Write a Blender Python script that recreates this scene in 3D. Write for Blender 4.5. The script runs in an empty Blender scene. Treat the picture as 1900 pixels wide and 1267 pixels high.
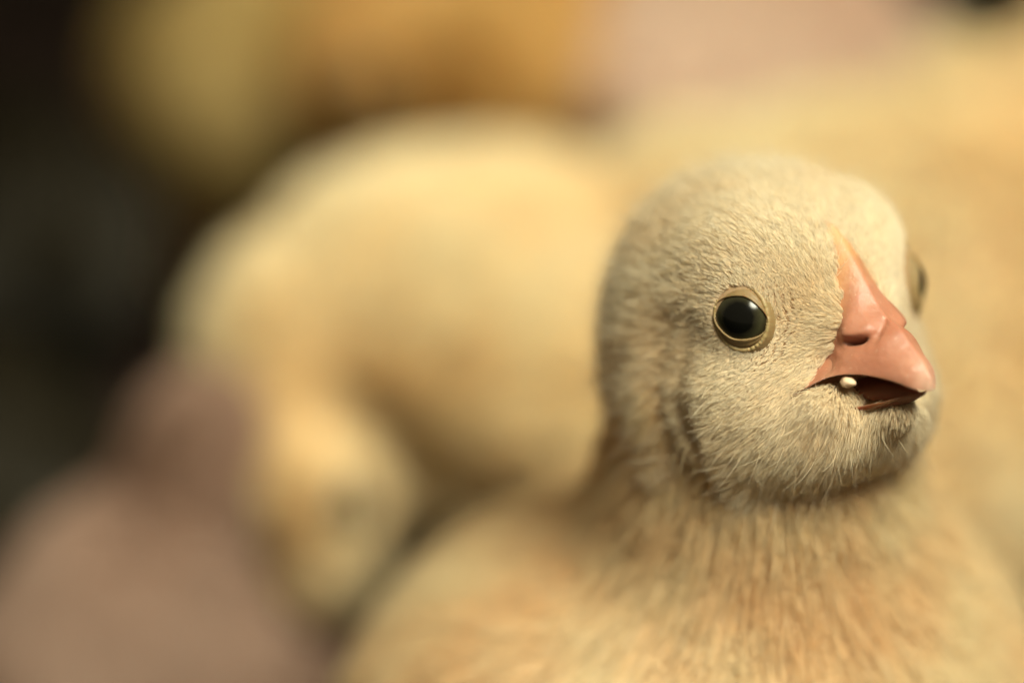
import bpy, math, random
import numpy as np
from mathutils import Vector, Matrix, kdtree

rng = np.random.default_rng(7)
random.seed(7)
SC = bpy.context.scene
PX = 0.01 / 230.0            # modelling unit "u": 230 u = 1 cm; every mesh is scaled by PX into metres
R = math.radians

# ------------------------------------------------------------------ camera
TILT = R(24)
DIST = 5244.0                 # u, camera to the plane through the middle of the sharp chick's head
HEAD = np.array([0.0, 0.0, 1725.0])
VIEW = np.array([0.0, math.cos(TILT), -math.sin(TILT)])
UPC = np.array([0.0, math.sin(TILT), math.cos(TILT)])
RIGHT = np.array([1.0, 0.0, 0.0])
EYE = HEAD - VIEW * DIST - RIGHT * 485 - UPC * 33


def at(px, py, dz):
    """world point (u) seen at photo pixel px, py, dz u behind the head plane"""
    k = (DIST + dz) / DIST
    return EYE + VIEW * (DIST + dz) + RIGHT * (px - 950) * k + UPC * (633.5 - py) * k


cam = bpy.data.cameras.new("camera")
cam.sensor_width = 36
cam.lens = 36 * DIST / 1900
cam.clip_start = 0.01
cam.clip_end = 100
cam.dof.use_dof = True
cam.dof.focus_distance = (DIST - 262) * PX
cam.dof.aperture_fstop = 4.8
cam.dof.aperture_blades = 0
camo = bpy.data.objects.new("camera", cam)
SC.collection.objects.link(camo)
camo.location = Vector(EYE * PX)
camo.rotation_euler = (math.pi / 2 - TILT, 0, 0)
SC.camera = camo

# ------------------------------------------------------------------ world + lamps
W = bpy.data.worlds.new("World")
SC.world = W
W.use_nodes = True
bg = W.node_tree.nodes["Background"]
bg.inputs[0].default_value = (1.0, 0.81, 0.52, 1)
bg.inputs[1].default_value = 0.175


def spot(name, pos, target, watts, colour, size, angle, blend):
    l = bpy.data.lights.new(name, "SPOT")
    l.energy = watts
    l.color = colour
    l.shadow_soft_size = size
    l.spot_size = R(angle)
    l.spot_blend = blend
    o = bpy.data.objects.new(name, l)
    SC.collection.objects.link(o)
    p, t = Vector(pos * PX), Vector(target * PX)
    o.location = p
    o.rotation_euler = (t - p).to_track_quat("-Z", "Y").to_euler()
    return o


# the brooder lamp: above and to the right of the chick, a little in front of it
spot("brooder_lamp", HEAD + RIGHT * 2500 + UPC * 4200 - VIEW * 4000, at(1870, 660, 900), 39.0,
     (1.0, 0.975, 0.76), 0.15, 33, 1.0)

SC.view_settings.view_transform = "Standard"
SC.view_settings.look = "None"
SC.view_settings.exposure = 0.0
SC.view_settings.gamma = 1.0
SC.render.engine = "CYCLES"
cy = SC.cycles
cy.use_denoising = True
try:
    cy.denoiser = "OPENIMAGEDENOISE"
except Exception:
    pass
cy.max_bounces = 10
cy.diffuse_bounces = 5
cy.glossy_bounces = 6
cy.transmission_bounces = 8
cy.sample_clamp_indirect = 4
SC.cycles_curves.shape = "THICK"
SC.cycles_curves.subdivisions = 2


# ------------------------------------------------------------------ materials
class NT:
    def __init__(self, name):
        self.m = bpy.data.materials.new(name)
        self.m.use_nodes = True
        self.t = self.m.node_tree
        self.t.nodes.clear()
        self.out = self.t.nodes.new("ShaderNodeOutputMaterial")

    def n(self, kind, **kw):
        nd = self.t.nodes.new(kind)
        for k, v in kw.items():
            if k.startswith("_"):
                setattr(nd, k[1:], v)
            else:
                s = nd.inputs[int(k[1:])] if k[0] == "i" and k[1:].isdigit() else nd.inputs[k.replace("__", " ")]
                if hasattr(v, "is_output"):
                    self.t.links.new(v, s)
                else:
                    s.default_value = v
        return nd

    def ramp(self, fac, stops, interp="LINEAR"):
        nd = self.t.nodes.new("ShaderNodeValToRGB")
        nd.color_ramp.interpolation = interp
        el = nd.color_ramp.elements
        while len(el) < len(stops):
            el.new(0.5)
        for e, (p, c) in zip(el, stops):
            e.position = p
            e.color = (*c, 1)
        self.t.links.new(fac, nd.inputs[0])
        return nd.outputs[0]

    def mix(self, fac, a, b, blend="MIX"):
        nd = self.t.nodes.new("ShaderNodeMix")
        nd.data_type = "RGBA"
        nd.blend_type = blend
        for v, s in ((fac, nd.inputs[0]), (a, nd.inputs[6]), (b, nd.inputs[7])):
            if hasattr(v, "is_output"):
                self.t.links.new(v, s)
            elif isinstance(v, tuple):
                s.default_value = (*v, 1)
            else:
                s.default_value = v
        return nd.outputs[2]

    def math(self, op, a, b=0.0):
        nd = self.t.nodes.new("ShaderNodeMath")
        nd.operation = op
        for v, s in ((a, nd.inputs[0]), (b, nd.inputs[1])):
            if hasattr(v, "is_output"):
                self.t.links.new(v, s)
            else:
                s.default_value = v
        return nd.outputs[0]

    def done(self, sh):
        self.t.links.new(sh, self.out.inputs["Surface"])
        return self.m


def down_material(name, root, tip, deep, scale=60.0, gloss=0.04, lean=0.38):
    """soft down: root and tip colour, patches of a deeper yellow, strand to strand variation"""
    m = NT(name)
    h = m.n("ShaderNodeHairInfo")
    tc = m.n("ShaderNodeTexCoord")
    nz = m.n("ShaderNodeTexNoise", Vector=tc.outputs["Object"], Scale=scale, Detail=3.0, Roughness=0.6)
    col = m.mix(h.outputs["Intercept"], root, tip)
    patch = m.ramp(nz.outputs["Fac"], [(0.42, (0, 0, 0)), (0.68, (1, 1, 1))])
    col = m.mix(m.math("MULTIPLY", patch, 0.7), col, deep)
    val = m.math("MULTIPLY_ADD", h.outputs["Random"], 0.34)
    val.node.inputs[2].default_value = 0.80
    hs = m.n("ShaderNodeHueSaturation", Color=col, Value=val)
    # the light scattered in the fluff evens out the strands: their normals lean towards the skin's
    at_ = m.n("ShaderNodeAttribute", _attribute_name="skin_normal")
    ge = m.n("ShaderNodeNewGeometry")
    vm = m.n("ShaderNodeMix", _data_type="VECTOR", Factor=lean)
    m.t.links.new(ge.outputs["Normal"], vm.inputs[4])
    m.t.links.new(at_.outputs["Vector"], vm.inputs[5])
    vn = m.n("ShaderNodeVectorMath", _operation="NORMALIZE", i0=vm.outputs[1])
    d = m.n("ShaderNodeBsdfDiffuse", Color=hs.outputs[0], Normal=vn.outputs[0])
    t = m.n("ShaderNodeBsdfTranslucent", Color=hs.outputs[0])
    mx = m.n("ShaderNodeMixShader", i0=0.48, i1=d.outputs[0], i2=t.outputs[0])
    g = m.n("ShaderNodeBsdfGlossy", Color=(1, 0.95, 0.85, 1), Roughness=0.45)
    mx2 = m.n("ShaderNodeMixShader", i0=gloss, i1=mx.outputs[0], i2=g.outputs[0])
    return m.done(mx2.outputs[0])


def skin_material(name, col, sss=0.15):
    m = NT(name)
    tc = m.n("ShaderNodeTexCoord")
    nz = m.n("ShaderNodeTexNoise", Vector=tc.outputs["Object"], Scale=900.0, Detail=4.0)
    c = m.mix(m.math("MULTIPLY", nz.outputs["Fac"], 0.5), col, tuple(x * 0.7 for x in col))
    b = m.n("ShaderNodeBump", Strength=0.5, Distance=0.0003, Height=nz.outputs["Fac"])
    p = m.n("ShaderNodeBsdfPrincipled", Base__Color=c, Roughness=0.7, Normal=b.outputs[0])
    p.inputs["Subsurface Weight"].default_value = sss
    p.inputs["Subsurface Radius"].default_value = (1, 0.4, 0.2)
    p.inputs["Subsurface Scale"].default_value = 0.001
    return m.done(p.outputs[0])


M_SKIN = skin_material("chick_skin", (0.50, 0.32, 0.17))
M_FACE_DOWN = down_material("face_down", (0.89, 0.71, 0.47), (0.96, 0.88, 0.69), (0.92, 0.75, 0.50), 90)
M_BODY_DOWN = down_material("body_down", (0.88, 0.66, 0.38), (0.94, 0.83, 0.56), (0.90, 0.62, 0.32), 60)

# ------------------------------------------------------------------ implicit surfaces


def smin(a, b, k):
    h = np.clip(0.5 + 0.5 * (b - a) / k, 0, 1)
    return b * (1 - h) + a * h - k * h * (1 - h)


def smax(a, b, k):
    return -smin(-a, -b, k)


def ell(p, c, r, M=None):
    q = p - np.asarray(c, p.dtype)
    if M is not None:
        q = q @ np.asarray(M, p.dtype).T
    r = np.asarray(r, p.dtype)
    k0 = np.sqrt(((q / r) ** 2).sum(-1))
    k1 = np.sqrt(((q / (r * r)) ** 2).sum(-1)) + 1e-9
    return k0 * (k0 - 1) / k1


def cap(p, a, b, ra, rb):
    a = np.asarray(a, p.dtype)
    ab = np.asarray(b, p.dtype) - a
    t = np.clip(((p - a) @ ab) / (ab @ ab), 0, 1)
    d = p - a - t[..., None] * ab
    return np.sqrt((d * d).sum(-1)) - (ra + (rb - ra) * t)


def nets(f, lo, hi, step):
    """naive surface nets over the field f"""
    lo = np.asarray(lo, float)
    n = np.ceil((np.asarray(hi) - lo) / step).astype(int) + 1
    ax = [(lo[i] + step * np.arange(n[i])).astype(np.float32) for i in range(3)]
    v = np.empty(tuple(n), np.float32)
    for i0 in range(0, n[0], 24):
        g = np.stack(np.meshgrid(ax[0][i0:i0 + 24], ax[1], ax[2], indexing="ij"), -1)
        v[i0:i0 + 24] = f(g.reshape(-1, 3)).reshape(g.shape[:3])
    s = v < 0
    cells = s[:-1, :-1, :-1].astype(np.int8)
    for dx in (0, 1):
        for dy in (0, 1):
            for dz in (0, 1):
                if dx or dy or dz:
                    cells = cells + s[dx:n[0] - 1 + dx, dy:n[1] - 1 + dy, dz:n[2] - 1 + dz]
    act = (cells > 0) & (cells < 8)
    ids = np.full(act.shape, -1, np.int64)
    idx = np.argwhere(act)
    ids[act] = np.arange(len(idx))
    acc = np.zeros((len(idx), 3))
    cnt = np.zeros(len(idx))
    cor = [(0, 0, 0), (1, 0, 0), (0, 1, 0), (1, 1, 0), (0, 0, 1), (1, 0, 1), (0, 1, 1), (1, 1, 1)]
    edges = [(0, 1), (2, 3), (4, 5), (6, 7), (0, 2), (1, 3), (4, 6), (5, 7), (0, 4), (1, 5), (2, 6), (3, 7)]
    cv = [v[idx[:, 0] + c[0], idx[:, 1] + c[1], idx[:, 2] + c[2]] for c in cor]
    for a, b in edges:
        m = (cv[a] < 0) != (cv[b] < 0)
        t = np.where(m, cv[a] / np.where(m, cv[a] - cv[b], 1), 0)
        ca, cb = np.array(cor[a], float), np.array(cor[b], float)
        acc += np.where(m[:, None], ca + t[:, None] * (cb - ca), 0)
        cnt += m
    verts = lo + (idx + acc / cnt[:, None]) * step
    quads = []
    for d in range(3):
        u, w = (d + 1) % 3, (d + 2) % 3
        sl0 = [slice(None)] * 3
        sl1 = [slice(None)] * 3
        sl0[d] = slice(0, -1)
        sl1[d] = slice(1, None)
        a, b = s[tuple(sl0)], s[tuple(sl1)]
        e = np.argwhere(a != b)
        e = e[(e[:, u] > 0) & (e[:, w] > 0) & (e[:, u] < n[u] - 1) & (e[:, w] < n[w] - 1)]
        flip = a[e[:, 0], e[:, 1], e[:, 2]]

        def cell(du, dw):
            c = e.copy()
            c[:, u] -= du
            c[:, w] -= dw
            return ids[c[:, 0], c[:, 1], c[:, 2]]
        q = np.stack([cell(1, 1), cell(0, 1), cell(0, 0), cell(1, 0)], 1)
        q[~flip] = q[~flip][:, ::-1]
        quads.append(q)
    q = np.concatenate(quads)
    q = q[(q >= 0).all(1)]
    return verts, q


def grad(f, p, e=2.0):
    g = np.stack([f(p + np.eye(3)[i] * e) - f(p - np.eye(3)[i] * e) for i in range(3)], 1)
    return g / (np.linalg.norm(g, axis=1, keepdims=True) + 1e-9)


# ------------------------------------------------------------------ objects


def tag(o, label=None, category=None, group=None, kind=None):
    for k, v in (("label", label), ("category", category), ("group", group), ("kind", kind)):
        if v:
            o[k] = v
    return o


def root_empty(name, pos):
    o = bpy.data.objects.new(name, None)
    o.empty_display_size = 0.01
    SC.collection.objects.link(o)
    o.location = Vector(np.asarray(pos) * PX)
    return o


def mesh(name, verts, faces, mat, parent=None, origin=(0, 0, 0), smooth=True):
    me = bpy.data.meshes.new(name)
    v = (np.asarray(verts, float) - np.asarray(origin, float)) * PX
    if isinstance(faces, np.ndarray):
        k = faces.shape[1]
        me.vertices.add(len(v))
        me.vertices.foreach_set("co", v.astype(np.float32).ravel())
        me.loops.add(faces.size)
        me.loops.foreach_set("vertex_index", faces.astype(np.int32).ravel())
        me.polygons.add(len(faces))
        me.polygons.foreach_set("loop_start", np.arange(0, faces.size, k, dtype=np.int32))
        me.update(calc_edges=True)
        me.validate()
    else:
        me.from_pydata([tuple(x) for x in v], [], faces)
    if smooth:
        me.polygons.foreach_set("use_smooth", np.ones(len(me.polygons), bool))
    for m in (mat if isinstance(mat, list) else [mat]):
        me.materials.append(m)
    o = bpy.data.objects.new(name, me)
    SC.collection.objects.link(o)
    if parent:
        o.parent = parent
    return o


def scatter(verts, quads, n):
    """n random points over the quads"""
    t = np.concatenate([quads[:, [0, 1, 2]], quads[:, [0, 2, 3]]])
    a, b, c = verts[t[:, 0]], verts[t[:, 1]], verts[t[:, 2]]
    ar = np.linalg.norm(np.cross(b - a, c - a), axis=1)
    i = rng.choice(len(t), n, p=ar / ar.sum())
    u, v = rng.random(n), rng.random(n)
    m = u + v > 1
    u[m], v[m] = 1 - u[m], 1 - v[m]
    return a[i] + u[:, None] * (b[i] - a[i]) + v[:, None] * (c[i] - a[i])


def norm(v):
    return v / (np.linalg.norm(v, axis=-1, keepdims=True) + 1e-9)


def strands(name, roots, nrm, flow, length, tilt, r0, r1, mat, parent, origin, clump=0.35, per=9, jitter=0.22,
            droop=0.0, pts=6, curl=0.35):
    """down: one curves object; each strand leaves the skin at tilt and bends over into the flow"""
    n = len(roots)
    fl = norm(flow - (flow * nrm).sum(1, keepdims=True) * nrm)
    fl = norm(fl + rng.normal(0, jitter, (n, 3)))
    fl = norm(fl - (fl * nrm).sum(1, keepdims=True) * nrm)
    tl = tilt * (1 + rng.normal(0, 0.22, n))
    d0 = np.cos(tl + curl)[:, None] * fl + np.sin(tl + curl)[:, None] * nrm
    d1 = np.cos(tl - curl)[:, None] * fl + np.sin(tl - curl)[:, None] * nrm
    ln = length * (0.72 + 0.5 * rng.random(n))
    t = np.linspace(0, 1, pts)
    P = roots[:, None, :] + ln[:, None, None] * (t[None, :, None] * d0[:, None, :]
                                                + 0.5 * (t ** 2)[None, :, None] * (d1 - d0)[:, None, :])
    P[:, :, 2] -= droop * ln[:, None] * (t ** 2)[None, :]
    if clump > 0:
        m = max(4, n // per)
        seeds = rng.choice(n, m, replace=False)
        kd = kdtree.KDTree(m)
        for k, s in enumerate(seeds):
            kd.insert(roots[s], k)
        kd.balance()
        own = np.array([kd.find(p)[1] for p in roots])
        tgt = P[seeds[own]]
        k = clump * (0.5 + rng.random(n)) * np.exp(-(np.linalg.norm(roots - roots[seeds[own]], axis=1) / (0.5 * length + 6)) ** 2)
        P += (tgt - P) * (k[:, None] * (t ** 1.6)[None, :])[:, :, None]
    cu = bpy.data.hair_curves.new(name)
    cu.add_curves([pts] * n)
    pos = ((P - np.asarray(origin)) * PX).astype(np.float32)
    cu.attributes["position"].data.foreach_set("vector", pos.ravel())
    ra = cu.attributes.get("radius") or cu.attributes.new("radius", "FLOAT", "POINT")
    rad = (r0 + (r1 - r0) * t)[None, :] * (0.75 + 0.5 * rng.random(n))[:, None] * PX
    ra.data.foreach_set("value", rad.astype(np.float32).ravel())
    sn = cu.attributes.new("skin_normal", "FLOAT_VECTOR", "POINT")
    sn.data.foreach_set("vector", np.repeat(nrm, pts, 0).astype(np.float32).ravel())
    cu.materials.append(mat)
    o = bpy.data.objects.new(name, cu)
    SC.collection.objects.link(o)
    o.parent = parent
    o["kind"] = "stuff"
    return o


# ------------------------------------------------------------------ ground
m = NT("litter_floor")
tc = m.n("ShaderNodeTexCoord")
nz = m.n("ShaderNodeTexNoise", Vector=tc.outputs["Object"], Scale=70.0, Detail=8.0)
c = m.ramp(nz.outputs["Fac"], [(0.3, (0.008, 0.003, 0.002)), (0.7, (0.026, 0.009, 0.005))])
b = m.n("ShaderNodeBump", Strength=0.8, Distance=0.003, Height=nz.outputs["Fac"])
p = m.n("ShaderNodeBsdfPrincipled", Base__Color=c, Roughness=0.9, Normal=b.outputs[0])
M_FLOOR = m.done(p.outputs[0])
m = NT("wood_shaving")
oi = m.n("ShaderNodeNewGeometry")
c = m.ramp(oi.outputs["Random Per Island"], [(0.0, (0.014, 0.006, 0.004)), (1.0, (0.045, 0.018, 0.010))])
p = m.n("ShaderNodeBsdfPrincipled", Base__Color=c, Roughness=0.8)
M_SHAVING = m.done(p.outputs[0])

g = 140
xs = np.sign(np.linspace(-1, 1, g)) * np.abs(np.linspace(-1, 1, g)) ** 3
X, Y = np.meshgrid(xs * 130000, xs * 130000 + 2000, indexing="ij")
Z = 14 * np.sin(X / 170 + 1.3 * np.sin(Y / 230)) * np.cos(Y / 150) - 18
V = np.stack([X, Y, Z], -1).reshape(-1, 3)
I = np.arange(g * g).reshape(g, g)
Q = np.stack([I[:-1, :-1], I[1:, :-1], I[1:, 1:], I[:-1, 1:]], -1).reshape(-1, 4)
tag(mesh("ground", V, Q, M_FLOOR), kind="structure")

n = 16000
cx = rng.normal(-200, 3400, n)
cyy = rng.normal(2400, 3900, n)
ang = rng.uniform(0, 2 * np.pi, n)
ln, wd = rng.uniform(60, 190, n), rng.uniform(18, 55, n)
tl = rng.normal(0, 0.25, n)
Vs = []
for k, (u, v) in enumerate([(-1, -1), (-0.1, -1), (1, -0.7), (1, 0.7), (0.1, 1), (-1, 0.8)]):
    lx, ly = u * ln, v * wd
    curlz = 22 * (u * u)
    Vs.append(np.stack([cx + lx * np.cos(ang) - ly * np.sin(ang), cyy + lx * np.sin(ang) + ly * np.cos(ang),
                        6 + lx * tl * 0.4 + curlz + rng.uniform(0, 14, n)], -1))
Vs = np.stack(Vs, 1)
I = np.arange(n * 6).reshape(n, 6)
Q = np.concatenate([I[:, [0, 1, 4, 5]], I[:, [1, 2, 3, 4]]])
tag(mesh("wood_shavings", Vs.reshape(-1, 3), Q, M_SHAVING, smooth=False), kind="stuff")


# ------------------------------------------------------------------ shared small builders
def loft(rows, closed=False):
    """rows: (n, m, 3) grid of points to vertices and quads"""
    n_, m_ = rows.shape[:2]
    I_ = np.arange(n_ * m_).reshape(n_, m_)
    if closed:
        I_ = np.concatenate([I_, I_[:, :1]], 1)
    q_ = np.stack([I_[:-1, :-1], I_[1:, :-1], I_[1:, 1:], I_[:-1, 1:]], -1).reshape(-1, 4)
    return rows.reshape(-1, 3), q_


def sphere_grid(c, r, frame, nu=24, nv=32):
    th = np.linspace(0, np.pi, nu)[:, None]
    ph = np.linspace(0, 2 * np.pi, nv, endpoint=False)[None]
    v = np.stack([np.sin(th) * np.cos(ph), np.sin(th) * np.sin(ph), np.cos(th) + 0 * ph], -1) * np.asarray(r)
    return loft(np.asarray(c) + v @ np.asarray(frame), closed=True)


def eye_material(name):
    m = NT(name)
    tc = m.n("ShaderNodeTexCoord")
    sep = m.n("ShaderNodeSeparateXYZ", Vector=tc.outputs["Object"])
    rad = m.math("SQRT", m.math("ADD", m.math("POWER", sep.outputs[0], 2.0), m.math("POWER", sep.outputs[1], 2.0)))
    fac = m.math("DIVIDE", rad, 62 * PX)
    nz = m.n("ShaderNodeTexNoise", Vector=tc.outputs["Object"], Scale=1800.0, Detail=3.0)
    fac = m.math("ADD", fac, m.math("MULTIPLY", m.math("SUBTRACT", nz.outputs["Fac"], 0.5), 0.10))
    c = m.ramp(fac, [(0.0, (0.004, 0.004, 0.003)), (0.42, (0.004, 0.004, 0.003)), (0.50, (0.020, 0.018, 0.010)),
                     (0.66, (0.045, 0.042, 0.020)), (0.74, (0.03, 0.024, 0.012)), (0.80, (0.008, 0.006, 0.004))])
    p = m.n("ShaderNodeBsdfPrincipled", Base__Color=c, Roughness=0.16)
    p.inputs["Specular IOR Level"].default_value = 0.35
    p.inputs["Coat Weight"].default_value = 0.0
    return m.done(p.outputs[0])


def lid_material():
    m = NT("eyelid_skin")
    tc = m.n("ShaderNodeTexCoord")
    nz = m.n("ShaderNodeTexNoise", Vector=tc.outputs["Object"], Scale=1500.0, Detail=4.0)
    at_ = m.n("ShaderNodeAttribute", _attribute_name="rim")
    c = m.mix(m.math("MULTIPLY", nz.outputs["Fac"], 0.7), (0.30, 0.20, 0.085), (0.19, 0.115, 0.045))
    c = m.mix(at_.outputs["Fac"], c, (0.46, 0.33, 0.15))
    b = m.n("ShaderNodeBump", Strength=0.35, Distance=0.0002, Height=nz.outputs["Fac"])
    p = m.n("ShaderNodeBsdfPrincipled", Base__Color=c, Roughness=0.5, Normal=b.outputs[0])
    p.inputs["Subsurface Weight"].default_value = 0.1
    p.inputs["Subsurface Scale"].default_value = 0.0006
    return m.done(p.outputs[0])


M_EYE = eye_material("eye_cornea")
M_LID = lid_material()


def beak_material():
    m = NT("beak_horn")
    tc = m.n("ShaderNodeAttribute", _attribute_name="along")
    hi = m.n("ShaderNodeAttribute", _attribute_name="slit")
    co = m.n("ShaderNodeTexCoord")
    nz = m.n("ShaderNodeTexNoise", Vector=co.outputs["Object"], Scale=700.0, Detail=5.0)
    c = m.ramp(tc.outputs["Fac"], [(0.0, (0.66, 0.42, 0.22)), (0.16, (0.64, 0.34, 0.15)), (0.36, (0.52, 0.23, 0.14)),
                                   (0.66, (0.49, 0.20, 0.12)), (0.9, (0.60, 0.29, 0.19)), (1.0, (0.70, 0.43, 0.31))])
    c = m.mix(m.math("MULTIPLY", m.ramp(nz.outputs["Fac"], [(0.35, (0, 0, 0)), (0.65, (1, 1, 1))]), 0.45), c, (0.40, 0.15, 0.085))
    fl = m.n("ShaderNodeTexNoise", Vector=co.outputs["Object"], Scale=2600.0, Detail=2.0)
    fk = m.ramp(fl.outputs["Fac"], [(0.66, (0, 0, 0)), (0.74, (1, 1, 1))])
    c = m.mix(m.math("MULTIPLY", fk, 0.35), c, (0.80, 0.55, 0.40))
    c = m.mix(hi.outputs["Fac"], c, (0.10, 0.025, 0.012))
    b = m.n("ShaderNodeBump", Strength=0.5, Distance=0.0003, Height=nz.outputs["Fac"])
    p = m.n("ShaderNodeBsdfPrincipled", Base__Color=c, Roughness=0.42, Normal=b.outputs[0])
    p.inputs["Subsurface Weight"].default_value = 0.2
    p.inputs["Subsurface Radius"].default_value = (1, 0.35, 0.2)
    p.inputs["Subsurface Scale"].default_value = 0.0012
    p.inputs["Specular IOR Level"].default_value = 0.4
    return m.done(p.outputs[0])


M_BEAK = beak_material()
M_MOUTH = skin_material("mouth_lining", (0.24, 0.09, 0.045), 0.2)
M_LEG = skin_material("leg_scale", (0.62, 0.34, 0.16), 0.1)

def limb(pts, rad, m_=10):
    pts = np.asarray(pts, float)
    rows = []
    for i, (p_, r_) in enumerate(zip(pts, rad)):
        t_ = norm(pts[min(i + 1, len(pts) - 1)] - pts[max(i - 1, 0)])
        u_ = norm(np.cross(t_, [0.31, 0.2, 0.93] if abs(t_[2]) < 0.9 else [1, 0.1, 0]))
        w_ = np.cross(t_, u_)
        th = np.linspace(0, 2 * np.pi, m_, endpoint=False)
        rows.append(p_ + r_ * (np.cos(th)[:, None] * u_ + np.sin(th)[:, None] * w_))
    return loft(np.array(rows), closed=True)


def leg_mesh(hip, knee, foot, yaw):
    parts = [limb([hip, knee, knee + (foot - knee) * 0.5, foot], [60, 34, 28, 34])]
    for k, (da, ln_) in enumerate(((-0.55, 170), (0, 210), (0.55, 170), (math.pi, 90))):
        d_ = np.array([math.cos(yaw + da), math.sin(yaw + da), 0])
        parts.append(limb([foot, foot + d_ * ln_ * 0.5 + [0, 0, 12], foot + d_ * ln_ + [0, 0, -4], foot + d_ * (ln_ + 30) + [0, 0, -14]],
                          [26, 20, 16, 4], 8))
    V_, Q_, o_ = [], [], 0
    for v_, q_ in parts:
        V_.append(v_)
        Q_.append(q_ + o_)
        o_ += len(v_)
    return np.concatenate(V_), np.concatenate(Q_)


# ------------------------------------------------------------------ the sharp chick
YAW, PIT, ROLL = R(32.6), R(10), R(6)


def cam_to_world(v):
    x, y, z = v
    c, s = math.cos(ROLL), math.sin(ROLL)
    x, y = x * c - y * s, x * s + y * c
    return RIGHT * x + UPC * y - VIEW * z


FW = cam_to_world((math.sin(YAW), -math.sin(PIT) * math.cos(YAW), math.cos(PIT) * math.cos(YAW)))
LF = cam_to_world((math.cos(YAW), math.sin(PIT) * math.sin(YAW), -math.cos(PIT) * math.sin(YAW)))
UP = cam_to_world((0, math.cos(PIT), math.sin(PIT)))
HF = np.stack([FW, LF, UP])          # rows: head axes in the world


def to_head(p):
    return (p - HEAD.astype(p.dtype)) @ HF.T.astype(p.dtype)


def from_head(q):
    return HEAD + np.asarray(q, float) @ HF


EYE_L = np.array([176.0, 213.0, 64.0])


def groove(qa):
    """the crease from the ear down behind the cheek"""
    return smin(cap(qa, (66, 266, 24), (50, 264, -90), 26, 24), cap(qa, (50, 264, -90), (88, 215, -215), 24, 18), 20)


def head_sdf(q):
    qa = q.copy()
    qa[:, 1] = np.abs(qa[:, 1])
    d = ell(qa, (4, 0, 18), (250, 244, 238))
    d = smin(d, ell(qa, (95, 122, 112), (100, 92, 98)), 60)
    d = smin(d, cap(qa, (120, 0, 8), (228, 0, 14), 160, 60), 50)
    d = smin(d, ell(qa, (70, 118, -90), (146, 134, 128)), 60)
    d = smin(d, ell(qa, (190, 0, -150), (114, 86, 52)), 70)
    d = smin(d, ell(qa, (140, 84, -142), (112, 82, 62)), 60)
    d = smin(d, ell(qa, EYE_L * 0.76, (60, 60, 60)), 40)
    d = smax(d, -ell(qa, EYE_L * 1.03, (38, 38, 38)), 10)
    d = smin(d, ell(qa, (220, 92, -105), (56, 38, 32)), 42)
    d = smin(d, cap(qa, (210, 0, -148), (332, 0, -130), 46, 25), 40)
    d = smax(d, -cap(qa, (14, 292, 10), (0, 286, -130), 40, 40), 60)
    return smax(d, -groove(qa), 18)


NECK_TO = at(1400, 1130, 320)
BODY_C = at(1290, 1480, 500)
BODY_R = (690, 640, 600)


def hero_sdf(p):
    q = to_head(p)
    h = head_sdf(q)
    neck = cap(p, from_head((-40, -10, -115)), NECK_TO, 230, 330)
    body = ell(p, BODY_C, BODY_R)
    body = smin(body, ell(p, at(1470, 1270, 430), (360, 330, 400)), 160)
    body = smin(body, ell(p, at(1040, 1310, 600), (330, 480, 300)), 90)
    body = smin(body, cap(p, BODY_C + np.array([-60, 400, 60]), BODY_C + np.array([-120, 900, 200]), 330, 110), 180)
    # crease along the front edge of the wing
    body = smax(body, -cap(p, at(1400, 1010, 20), at(1080, 1290, -90), 26, 36), 90)
    d = smin(neck, body, 170)
    d = smin(h, d, 75)
    return smax(d, -(p[:, 2] - 6), 30)


hero_base = np.array([BODY_C[0], BODY_C[1], 0.0])
hero = root_empty("chick", hero_base)
tag(hero, "sharp pale cream chick in front, pink beak slightly open with a white crumb", "chick", "young chicks crowded on the litter")
hv, hq = nets(hero_sdf, (-1150, -600, -20), (950, 1750, 2080), 12.0)
mesh("body", hv, hq, M_SKIN, hero, hero_base)

hyaw = R(-68)
hf, hlat = np.array([math.cos(hyaw), math.sin(hyaw), 0]), np.array([-math.sin(hyaw), math.cos(hyaw), 0])
for sg in (-1, 1):
    foot = np.append((BODY_C + hf * 470 + hlat * sg * 230)[:2], 26)
    hip = np.append((BODY_C + hf * 150 + hlat * sg * 200)[:2], 330)
    gv, gq = leg_mesh(hip, hip * 0.5 + foot * 0.5 - hf * 30, foot, hyaw)
    mesh("leg", gv, gq, M_LEG, hero, hero_base)

# --- beak profile, in head axes (along, sideways, up)
CUL = np.array([(175, 212), (213, 183), (247, 143), (280, 95), (300, 62), (318, 44), (345, 27), (380, -4), (405, -31),
                (420, -50), (426, -68)], float)
TOM = np.array([(175, -98), (225, -86), (250, -70), (274, -55), (300, -48), (332, -50), (362, -57), (389, -66), (412, -78),
                (426, -82)], float)
WID = np.array([(175, 165), (225, 153), (256, 130), (292, 100), (327, 74), (362, 52), (389, 38), (408, 27), (420, 14),
                (426, 3)], float)
AEND = 426


def culmen(a): return np.interp(a, CUL[:, 0], CUL[:, 1])
def tomium(a): return np.interp(a, TOM[:, 0], TOM[:, 1])
def width(a): return np.interp(a, WID[:, 0], WID[:, 1])


def section(a, v):
    """half width, as a share of the widest, at height fraction v: a low flange along the jaw near the corner of the
    mouth, a rounded wedge further out"""
    t = np.clip((a - 245) / 70, 0, 1)
    t = t * t * (3 - 2 * t)
    pw = np.interp(a, [300, 330, 390, AEND], [1.3, 1.5, 1.8, 2.0])
    base = 0.52 * np.clip(1 - v ** 2.6, 0, 1) ** 0.75 + 0.48 * np.clip(1 - v, 0, 1) ** 9
    return base * (1 - t) + t * np.clip(1 - v ** pw, 0, 1) ** 0.85


def side(a, v):
    return width(a) * section(a, v)


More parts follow.
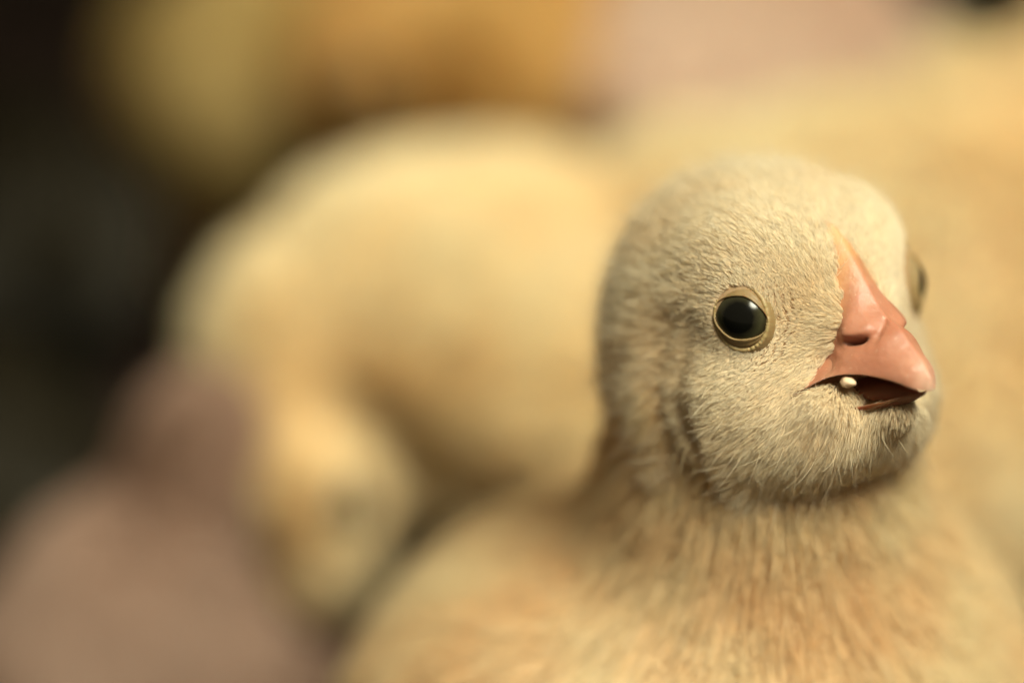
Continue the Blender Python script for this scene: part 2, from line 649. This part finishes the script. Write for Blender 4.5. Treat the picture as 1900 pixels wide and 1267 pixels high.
def build_upper_beak():
    na, nv_ = 150, 70
    A = 175 + (AEND - 175) * (1 - (1 - np.linspace(0, 1, na)) ** 1.25)

    def sm(fn, w):
        return fn(np.clip(A[:, None] + np.linspace(-w, w, 9)[None], 175, AEND)).mean(1)
    cul, tom, wid = sm(culmen, 11), sm(tomium, 11), sm(width, 9)
    wid[-1] = 1.0
    cul[-1], tom[-1] = -72, -80
    rows = np.zeros((na, 2 * nv_ + 14, 3))
    for i, a in enumerate(A):
        v = np.linspace(0, 1, nv_)              # 0 at the cutting edge, 1 on the ridge
        s_ = wid[i] * section(a, v)
        b_ = tom[i] + v * (cul[i] - tom[i])
        near = np.stack([np.full(nv_, a), s_, b_], 1)
        k = np.linspace(0, 1, 9)[1:]
        pal = np.stack([np.full(8, a), wid[i] * (1 - k), tom[i] - 3 * np.sin(np.pi * np.clip(k * 6, 0, 1))
                        + np.minimum(k * 1.6, 1) * 0.30 * (cul[i] - tom[i])], 1)
        right = np.concatenate([pal[::-1], near])          # middle of the palate, edge, ridge
        left = right[::-1].copy()
        left[:, 1] *= -1
        rows[i] = np.concatenate([right, left[1:-1]])
    v, q = loft(rows, closed=True)
    # relief: domed flap over each nostril with a dark slit below it, step where the horn begins
    a, s, b = v[:, 0], np.abs(v[:, 1]), v[:, 2]
    line = 9 + 0.10 * (a - 298) + 0.006 * (a - 298) ** 2      # lower lip of the flap
    sg = 1 / (1 + np.exp(-np.clip((b - line) / 2.2, -30, 30)))
    flap = np.exp(-((a - 298) / 28) ** 4) * np.exp(-((np.maximum(b - 22, 0)) / 42) ** 2) * np.clip((s - 6) / 20, 0, 1)
    d = 12 * sg * flap
    slit = np.exp(-((b - line + 5) / 4.5) ** 2) * np.exp(-((a - 299) / 17) ** 4)
    d -= 17 * slit
    d -= 5 * np.exp(-(((a - 298) / 34) ** 4)) * np.exp(-((b - line + 12) / 12) ** 2)
    d -= 5 * np.exp(-(((a - 328 + 0.22 * (b - 30)) / 6) ** 2)) * np.exp(-((b - 26) / 24) ** 2) * np.clip(s / 10, 0, 1)
    d += 5 * np.exp(-(((a - 350) / 26) ** 2)) * np.exp(-((b - 5) / 26) ** 2)
    d += 4 * np.exp(-(((a - 400) / 22) ** 2 + ((b + 45) / 28) ** 2))
    n_ = np.stack([0.25 * np.ones(len(v)), np.sign(v[:, 1]) * np.where(s > 6, 1.0, s / 6), 0.45 * np.ones(len(v))], 1)
    outside = np.tile(np.concatenate([np.zeros(8), np.ones(2 * nv_ - 1), np.zeros(7)]), na)
    v = v + norm(n_) * (d * outside)[:, None]
    return v, q, slit * outside


bv, bq, bslit = build_upper_beak()
beak = mesh("upper_beak", from_head(bv), bq, M_BEAK, hero, hero_base)
al = np.clip((bv[:, 0] - 200) / 226, 0, 1)
al = np.maximum(al, 0.42 * np.clip((95 - bv[:, 2]) / 60, 0, 1))
for nm, val in (("along", al), ("slit", bslit)):
    a_ = beak.data.attributes.new(nm, "FLOAT", "POINT")
    a_.data.foreach_set("value", val.astype(np.float32))


def build_lower_beak():
    na, m_ = 50, 41
    A = np.linspace(190, 408, na)
    rim = np.interp(A, [190, 225, 290, 350, 395, 408], [-114, -114, -114, -101, -88, -86])
    w = np.interp(A, [190, 225, 290, 350, 393, 408], [120, 106, 74, 44, 18, 2])
    keel = np.interp(A, [190, 290, 350, 408], [-160, -130, -109, -89])
    rows = []
    for a, r_, w_, k_ in zip(A, rim, w, keel):
        th = np.linspace(-np.pi / 2, np.pi / 2, 25)
        out = np.stack([np.full(25, a), w_ * np.sin(th), r_ + (k_ - r_) * np.cos(th) ** 0.8], 1)
        inn = np.linspace(1, -1, 18)[1:-1]
        tr = np.stack([np.full(16, a), w_ * 0.93 * inn, r_ - 4 + (1 - inn ** 2) * (14 - 30) * np.clip(w_ / 60, 0, 1)], 1)
        rows.append(np.concatenate([out, tr]))
    return loft(np.array(rows), closed=True)


lv, lq = build_lower_beak()
mesh("lower_beak", from_head(lv), lq, M_MOUTH, hero, hero_base)
tv, tq = sphere_grid((292, 0, -92), (98, 40, 20), np.eye(3), 24, 24)
tv[:, 1] *= np.interp(tv[:, 0], [200, 300, 390], [1.5, 1.15, 0.5])
mesh("tongue", from_head(tv), tq, M_MOUTH, hero, hero_base)

# --- eyes
def eye_frame(sgn):
    n_ = norm(np.array([0.56, 0.80 * sgn, 0.14]))
    e2 = norm(np.array([0, 0, 1.0]) - n_[2] * n_)
    e1 = np.cross(e2, n_)
    return np.stack([e1, e2, n_])


def build_eye(sgn):
    fr = eye_frame(sgn)
    c = np.array([176.0, 213.0 * sgn, 64.0]) + fr[2] * (-5 if sgn > 0 else -5)
    wc = from_head(c + fr[2] * -44)
    rm = fr @ HF
    v, q = sphere_grid((0, 0, 0), (60, 60, 58), np.eye(3), 32, 40)
    o = mesh("eye", v, q, M_EYE, hero)
    mw = Matrix([[rm[0][i], rm[1][i], rm[2][i]] for i in range(3)]).to_4x4()
    mw.translation = Vector((wc - hero_base) * PX)
    o.matrix_local = mw
    # eyelid ring, in the same local frame (the eye's centre)
    ph = np.linspace(0, 2 * np.pi, 160, endpoint=False)
    k = -1 if sgn < 0 else 1
    # angles as seen from outside; for the chick's right eye e1 points away from the beak
    ax_in = ph - (R(160) if sgn < 0 else R(20))
    ax_out = ph - (R(100) if sgn < 0 else R(80))
    r_in = 43 + 6 * np.cos(2 * ax_in) + 1.5 * np.cos(4 * ax_in)
    r_out = 53 + 5.0 * np.cos(2 * ax_out)
    front = 0.5 + 0.5 * np.cos(ph - (R(-15) if sgn < 0 else R(195)))
    prof = []
    rims = []
    z_in = 58 * np.sqrt(np.clip(1 - (r_in / 62) ** 2, 0, 1))
    bead = 1 + 0.3 * rng.normal(0, 1, len(ph)).clip(-1.6, 1.6)
    bead2 = 1 + 0.3 * np.repeat(rng.normal(0, 1, len(ph) // 2).clip(-1.6, 1.6), 2)
    def ring(r_, z_, rim_):
        prof.append(np.stack([r_ * np.cos(ph), r_ * np.sin(ph), z_ * np.ones_like(ph)], 1))
        rims.append(rim_ * np.ones_like(ph))
    ring(r_in - 1.5, z_in - 7, 0)
    ring(r_in - 1.0, z_in + 1.5, 0)
    ring(r_in + 1.5, z_in + 3.5, 0.15)
    band = r_out - r_in
    for f_, z_ in ((0.25, 4.5), (0.5, 6.0), (0.75, 5.5)):
        ring(r_in + f_ * band, z_in * (1 - f_) + (32 + z_ - 3) * f_, 0)
    base = 34
    for q_, (rr, hh, fw) in enumerate(((0, 3.2, 1.0),)):
        hh = hh * (1 if q_ == 0 else 0.2 + 0.9 * front)
        bd = bead if q_ == 0 else bead2
        zb = base - q_ * 9
        ring(r_out + rr - 4.5, zb, 0.1)
        ring(r_out + rr - 2.6, zb + 0.75 * hh * bd, 0.7 * fw)
        ring(r_out + rr, zb + hh * bd, fw)
        ring(r_out + rr + 2.6, zb + 0.75 * hh * bd, 0.7 * fw)
        ring(r_out + rr + 4.5, zb - 1.5, 0.15)
    ring(r_out + 10, base - 7, 0.1)
    ring(r_out + 20, base - 46, 0.1)
    rows = np.array(prof)
    v, q = loft(rows, closed=True)
    if True:
        q = q[:, ::-1]
    lid = mesh("eyelid", v, q, M_LID, o)
    a_ = lid.data.attributes.new("rim", "FLOAT", "POINT")
    a_.data.foreach_set("value", np.array(rims).astype(np.float32).ravel())
    return c, fr


EYES = [build_eye(-1), build_eye(1)]

# --- down of the sharp chick
def hero_down():
    ctr = to_head(hv[hq].mean(1))
    onhead = (head_sdf(ctr) < 50) & (ctr[:, 2] > -310)
    p = np.concatenate([scatter(hv, hq[onhead], 330000), scatter(hv, hq[~onhead], 200000)])
    q = to_head(p)
    rad = np.linalg.norm(q, axis=1)
    isface = (head_sdf(q) + rng.uniform(-25, 25, len(q)) < 40) & (q[:, 2] + rng.uniform(-40, 40, len(q)) > -285)
    # face and head
    i = np.where(isface)[0]
    pf, qf = p[i], q[i]
    nf = grad(hero_sdf, pf)
    nfh = nf @ HF.T
    keep = np.ones(len(pf), bool)
    # bare beak and mouth
    a, s, b = qf[:, 0], np.abs(qf[:, 1]), qf[:, 2]
    vv = np.clip((b - tomium(a)) / np.maximum(culmen(a) - tomium(a), 1), 0, 1)
    edge_noise = -20 * np.clip((b - 85) / 60, 0, 1) - 14 * np.clip((b - 140) / 25, 0, 1) - 6 * np.clip((b - 5) / 30, 0, 1) + 4 * np.sin(b / 7) + 3 * np.sin(b / 3.1 + 1)
    keep &= ~((a > 170) & (a < 440) & (b > tomium(a) - 2) & (b < culmen(a) + 6) & (s < side(a, vv) + edge_noise - 2))
    wm = np.interp(a, [225, 292, 408], [130, 88, 0])
    low = np.interp(a, [225, 262, 276, 286, 310, 350, 380, 408], [-84, -70, -64, -122, -113, -101, -88, -86])
    keep &= ~((a > 228) & (b <= tomium(a)) & (b > low) & (s < wm))
    de = np.full(len(pf), 1e9)
    for c_, fr in EYES:
        l_ = (qf - c_) @ fr.T
        dd = np.hypot(l_[:, 0], l_[:, 1] * 0.93) - (22 if c_[1] > 0 else 0) + np.where(l_[:, 2] < -90, 1e6, 0)
        de = np.minimum(de, dd)
    keep &= de > 51
    # sparse rows of stubby down on the wrinkled skin between eye and beak and under the eye
    lw = np.exp(-((de - 80) / 34) ** 2) * np.clip((a - 172) / 22, 0, 1) * np.clip((130 - b) / 40, 0, 1) * np.clip((b + 70) / 30, 0, 1)
    rows_ = np.sin(2 * np.pi * (de + 3.5 * np.sin(b / 9) + 2.5 * np.sin(a / 5.3)) / 11.5)
    keep &= ~((rows_ < -0.05) & (rng.random(len(a)) < 0.85 * lw))
    qa_ = qf.copy()
    qa_[:, 1] = np.abs(qa_[:, 1])
    gd = groove(qa_)
    keep &= gd > -50
    # crease behind the cheek
    pf, qf, nf, nfh, de, gd = pf[keep], qf[keep], nf[keep], nfh[keep], de[keep], gd[keep]
    a, s, b = qf[:, 0], np.abs(qf[:, 1]), qf[:, 2]
    # which strands stay: dense on the face
    pole = np.array([315.0, 0, 5])
    fl = qf - pole
    fl[:, 2] -= 70 * np.clip(-b / 120, 0, 1)
    fl[:, 0] -= 130 * np.clip((-b - 90) / 80, 0, 1)
    # sweep round the eyes
    for c_, fr in EYES:
        away = qf - c_
        dd = np.linalg.norm(away, axis=1)
        w_ = np.exp(-(dd / 95) ** 2)[:, None]
        fl = norm(fl) * (1 - 0.75 * w_) + 0.75 * w_ * norm(away)
    fl = norm(fl)
    back = np.clip((200 - a) / 330, 0, 1)
    chin = np.clip((-b - 70) / 120, 0, 1)
    crown = np.clip((b - 90) / 150, 0, 1)
    L_ = 25 + 60 * back ** 1.1
    cheek = np.clip((160 - a) / 90, 0, 1) * np.clip((20 - b) / 70, 0, 1)
    low_ = np.maximum(chin, 0.8 * cheek)
    L_ = np.maximum(L_, 24 + 60 * low_)
    L_ *= np.clip(0.35 + (de - 55) / 110, 0.35, 1)
    L_ *= 1 - 0.35 * np.exp(-((de - 75) / 45) ** 2) * (a > 150)
    L_ *= np.clip(gd / 45, 0.5, 1)
    L_ *= np.where(b < -60, np.clip((390 - a) / 110, 0.35, 1), 1)
    L_ += 8 * crown
    tilt = 0.46 + 0.34 * back ** 1.5 - 0.04 * chin
    lo_ = low_ > 0.35 + rng.uniform(-0.22, 0.22, len(low_))
    for nm, mk, cl, pr in (("face_down", ~lo_, 0.2, 7), ("cheek_down", lo_, 0.42, 16)):
        strands(nm, pf[mk], nf[mk], (fl @ HF)[mk], L_[mk], tilt[mk], 0.9, 0.25, M_FACE_DOWN, hero, hero_base, clump=cl,
                per=pr, jitter=0.2, droop=0.12 if nm == "cheek_down" else 0.0)
    # loose wisps standing off the fluff
    w_ = rng.permutation(np.where((a < 150) | (b > -20) | (rng.random(len(a)) < 0.3))[0])[:8000]
    strands("face_wisps", pf[w_], nf[w_], (fl @ HF)[w_], L_[w_] * 1.3, tilt[w_] + 0.25, 0.7, 0.15, M_FACE_DOWN, hero, hero_base,
            clump=0.0, jitter=0.45)
    # neck, chest and back
    j = np.where(~isface & (p[:, 2] > 40))[0]
    j = rng.permutation(j)
    pb = p[j]
    nb = grad(hero_sdf, pb)
    fl = pb - (HEAD + np.array([0, -150, 120]))
    fl = norm(fl) + np.array([0, 0.25, -0.35])
    near = np.linalg.norm(pb - HEAD, axis=1)
    L_ = np.interp(near, [250, 500, 900], [80, 120, 135])
    strands("body_down", pb, nb, fl, L_, np.full(len(pb), 0.5), 1.6, 0.45, M_BODY_DOWN, hero, hero_base, clump=0.22,
            per=9, jitter=0.2, droop=0.1)


hero_down()

# --- the crumb
m = NT("grain_crumb")
tc = m.n("ShaderNodeTexCoord")
nz = m.n("ShaderNodeTexNoise", Vector=tc.outputs["Object"], Scale=1500.0, Detail=3.0)
c = m.ramp(nz.outputs["Fac"], [(0.3, (0.74, 0.50, 0.31)), (0.7, (0.88, 0.66, 0.45))])
p = m.n("ShaderNodeBsdfPrincipled", Base__Color=c, Roughness=0.6)
M_CRUMB = m.done(p.outputs[0])
cc = np.array([302.0, -82.0, -63.0])
v, q = sphere_grid((0, 0, 0), (15, 13, 10), np.eye(3), 18, 24)
v = v * (1 + 0.10 * np.sin(v[:, :1] / 4 + 1) * np.cos(v[:, 1:2] / 3.5) + 0.07 * np.sin(v[:, 2:] / 2.6 + v[:, :1] / 5))
wc = from_head(cc)
crumb = mesh("crumb", v + wc, q, M_CRUMB, None, wc)
crumb.location = Vector(wc * PX)
tag(crumb, "tiny white food crumb stuck inside the open pink beak", "crumb")


# ------------------------------------------------------------------ the chicks behind
def rotz(a):
    c, s = math.cos(a), math.sin(a)
    return np.array([[c, s, 0], [-s, c, 0], [0, 0, 1.0]])


def chick(label, body, br, yaw, head=None, hr=270, hdir=None, extra=(), cuts=(), mat=M_BODY_DOWN, n=9000, legs=True, sit=False):
    """body, head: world points (u); br: radii along, across, up; yaw: heading of the body"""
    body = np.asarray(body, float)
    base = np.array([body[0], body[1], 0.0])
    t = root_empty("chick", base)
    tag(t, label, "chick", "young chicks crowded on the litter")
    Rz = rotz(yaw)
    fwd = np.array([math.cos(yaw), math.sin(yaw), 0])
    lat = np.array([-fwd[1], fwd[0], 0])
    if head is None:
        head = body + fwd * br[0] * 0.85 + np.array([0, 0, br[2] * 0.95])
    head = np.asarray(head, float)
    hdir = norm(np.asarray(hdir if hdir is not None else fwd + [0, 0, -0.1], float))
    hl = norm(np.cross([0, 0, 1.0], hdir))
    hu = np.cross(hdir, hl)

    def f(p):
        d = ell(p, body, br, Rz)
        d = smin(d, cap(p, body + fwd * br[0] * 0.45 + np.array([0, 0, br[2] * 0.2]), head - hdir * hr * 0.25, br[1] * 0.62, hr * 0.82), 150)
        d = smin(d, ell(p, head, (hr, hr, hr)), 70)
        d = smin(d, cap(p, body - fwd * br[0] * 0.7, body - fwd * br[0] * 1.2 + np.array([0, 0, br[2] * 0.25]), br[1] * 0.5, br[1] * 0.12), 120)
        for sg in (-1, 1):
            d = smin(d, ell(p, body + lat * sg * br[1] * 0.78 + np.array([0, 0, br[2] * 0.12]) - fwd * br[0] * 0.05,
                            (br[0] * 0.62, br[1] * 0.32, br[2] * 0.55), Rz), 50)
            if legs:
                d = smin(d, cap(p, body + lat * sg * br[1] * 0.45 - np.array([0, 0, br[2] * 0.5]),
                                np.append((body + lat * sg * br[1] * 0.45 + fwd * 40)[:2], max(body[2] - br[2] - 120, 170)), br[1] * 0.42, 90), 90)
        for c_, r_ in extra:
            d = smin(d, ell(p, c_, r_), 50)
        for a_, b_, r_ in cuts:
            d = smax(d, -cap(p, a_, b_, r_, r_), 60)
        return smax(d, -(p[:, 2] - 8), 20)
    big = max(br) * 1.75
    lo = np.minimum(body - big, head - hr * 1.3)
    hi = np.maximum(body + big, head + hr * 1.3)
    for c_, r_ in extra:
        lo = np.minimum(lo, np.asarray(c_) - np.asarray(r_) - 30)
        hi = np.maximum(hi, np.asarray(c_) + np.asarray(r_) + 30)
    lo[2] = max(lo[2], -20)
    v, q = nets(f, lo, hi, 34.0)
    mesh("body", v, q, M_SKIN, t, base)
    # beak, eyes
    rows = []
    for k in np.linspace(0, 1, 12):
        th = np.linspace(0, 2 * np.pi, 16, endpoint=False)
        c_ = head + hdir * hr * (0.72 + 0.72 * k) - hu * hr * (0.08 + 0.28 * k * k)
        w_ = hr * 0.42 * max(1 - k ** 1.4, 0.02)
        rows.append(c_ + np.cos(th)[:, None] * hl * w_ + np.sin(th)[:, None] * hu * w_ * 0.8)
    bv_, bq_ = loft(np.array(rows), closed=True)
    bk = mesh("beak", bv_, bq_, M_BEAK, t, base)
    a_ = bk.data.attributes.new("along", "FLOAT", "POINT")
    a_.data.foreach_set("value", np.repeat(np.linspace(0.3, 1, 12), 16).astype(np.float32))
    eyes = []
    for sg in (-1, 1):
        en = norm(hdir * 0.60 + hl * 0.78 * sg + hu * 0.2)
        fr = np.stack([norm(np.cross(hu, en)), norm(np.cross(en, np.cross(hu, en))), en])
        ec = head + en * (hr - 0.62 * max(80.0, 0.43 * hr))
        er = max(80.0, 0.43 * hr)
        v_, q_ = sphere_grid((0, 0, 0), (er, er, er), np.eye(3), 16, 20)
        o = mesh("eye", v_, q_, M_EYE, t)
        mw = Matrix([[fr[0][i], fr[1][i], fr[2][i]] for i in range(3)]).to_4x4()
        mw.translation = Vector((ec - base) * PX)
        o.matrix_local = mw
        eyes.append(ec)
    if legs:
        for sg in (-1, 1):
            hip = body + lat * sg * br[1] * 0.45 - np.array([0, 0, br[2] * 0.7])
            foot = np.append((body + lat * sg * br[1] * 0.45 + fwd * 60)[:2], 26)
            knee = hip * 0.5 + foot * 0.5 - fwd * 50
            lv_, lq_ = leg_mesh(hip, knee, foot, yaw)
            mesh("leg", lv_, lq_, M_LEG, t, base)
    p = scatter(v, q, int(n * 2.6))
    nn = grad(f, p, 8.0)
    keep = (p[:, 2] > 60)
    for ec in eyes:
        keep &= np.linalg.norm(p - ec, axis=1) > 75
    keep &= np.linalg.norm(p - (head + hdir * hr), axis=1) > hr * 0.45
    p, nn = p[keep], nn[keep]
    fl = norm(p - (head + hdir * hr * 1.1)) + np.array([0, 0, -0.35]) - 0.3 * fwd
    nh = np.linalg.norm(p - head, axis=1)
    L_ = np.interp(nh, [hr, hr * 1.6], [70, 120])
    strands("down", p, nn, fl, L_, np.full(len(p), 0.45), 4.2, 1.2, mat, t, base, clump=0.25, per=9, pts=4)
    return t


M_PALE = down_material("pale_down", (0.80, 0.60, 0.46), (0.92, 0.76, 0.63), (0.82, 0.60, 0.46), 40)
M_LEMON = down_material("lemon_down", (0.89, 0.70, 0.38), (0.95, 0.86, 0.60), (0.93, 0.67, 0.31), 40)
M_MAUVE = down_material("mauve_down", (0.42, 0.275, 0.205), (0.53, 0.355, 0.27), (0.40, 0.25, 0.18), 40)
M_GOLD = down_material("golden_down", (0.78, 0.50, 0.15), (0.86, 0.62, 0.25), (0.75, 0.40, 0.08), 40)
M_SHADED = down_material("shaded_down", (0.022, 0.017, 0.009), (0.034, 0.027, 0.014), (0.02, 0.014, 0.007), 40)  # shade at the far left, put into the down colour
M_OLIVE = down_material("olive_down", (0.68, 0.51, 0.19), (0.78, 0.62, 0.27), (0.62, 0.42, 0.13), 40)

# right behind: large pale yellow back, head out of the frame to the right
chick("large pale yellow chick filling the right side behind the sharp chick", at(1590, 750, 1750), (700, 660, 740), R(10), mat=M_LEMON,
      head=at(2180, 60, 1900), extra=[(at(1810, 240, 1850), (190, 190, 190)), (at(1330, 420, 1650), (300, 260, 230))], n=12000)
# left middle
chick("blurred yellow chick in the middle with its round back behind the sharp head", at(900, 640, 1700), (520, 520, 440), R(200),
      head=at(600, 900, 1330), hr=140, hdir=(-0.3, -0.6, -0.7), mat=M_LEMON,
      extra=[(at(588, 985, 1330), (108, 115, 150)), (at(575, 800, 1420), (130, 140, 170)), (at(540, 660, 1550), (190, 200, 250)), (at(1050, 720, 1350), (260, 200, 230))],
      cuts=[(at(655, 790, 1180), at(740, 885, 1190), 120), (at(740, 885, 1190), at(880, 925, 1200), 115)], n=12000)
# lower left
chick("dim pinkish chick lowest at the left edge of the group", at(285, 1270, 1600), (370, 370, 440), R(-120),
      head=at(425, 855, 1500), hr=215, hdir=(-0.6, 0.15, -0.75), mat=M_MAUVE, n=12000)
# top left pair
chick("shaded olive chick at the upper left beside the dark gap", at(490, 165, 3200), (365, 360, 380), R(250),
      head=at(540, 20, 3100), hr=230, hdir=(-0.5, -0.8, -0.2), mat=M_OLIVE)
chick("golden brown chick at the top centre behind the middle one", at(930, 105, 3000), (520, 480, 420), R(160),
      head=at(690, 125, 2750), hr=220, hdir=(0.75, -0.6, -0.3), mat=M_GOLD)
# top right
chick("pinkish white chick at the top right of centre", at(1360, 130, 2900), (500, 470, 430), R(60), mat=M_PALE)
# far left: the shadow they stand in is painted into their down
chick("nearly black shadowed chick at the far left edge", at(20, 440, 2300), (300, 300, 300), R(120), head=at(0, 330, 2300), hr=200, mat=M_SHADED)
chick("dim brown chick low in the shadow at the left edge", at(-40, 920, 1900), (300, 300, 300), R(100), head=at(-60, 760, 1900), hr=200, mat=M_SHADED)
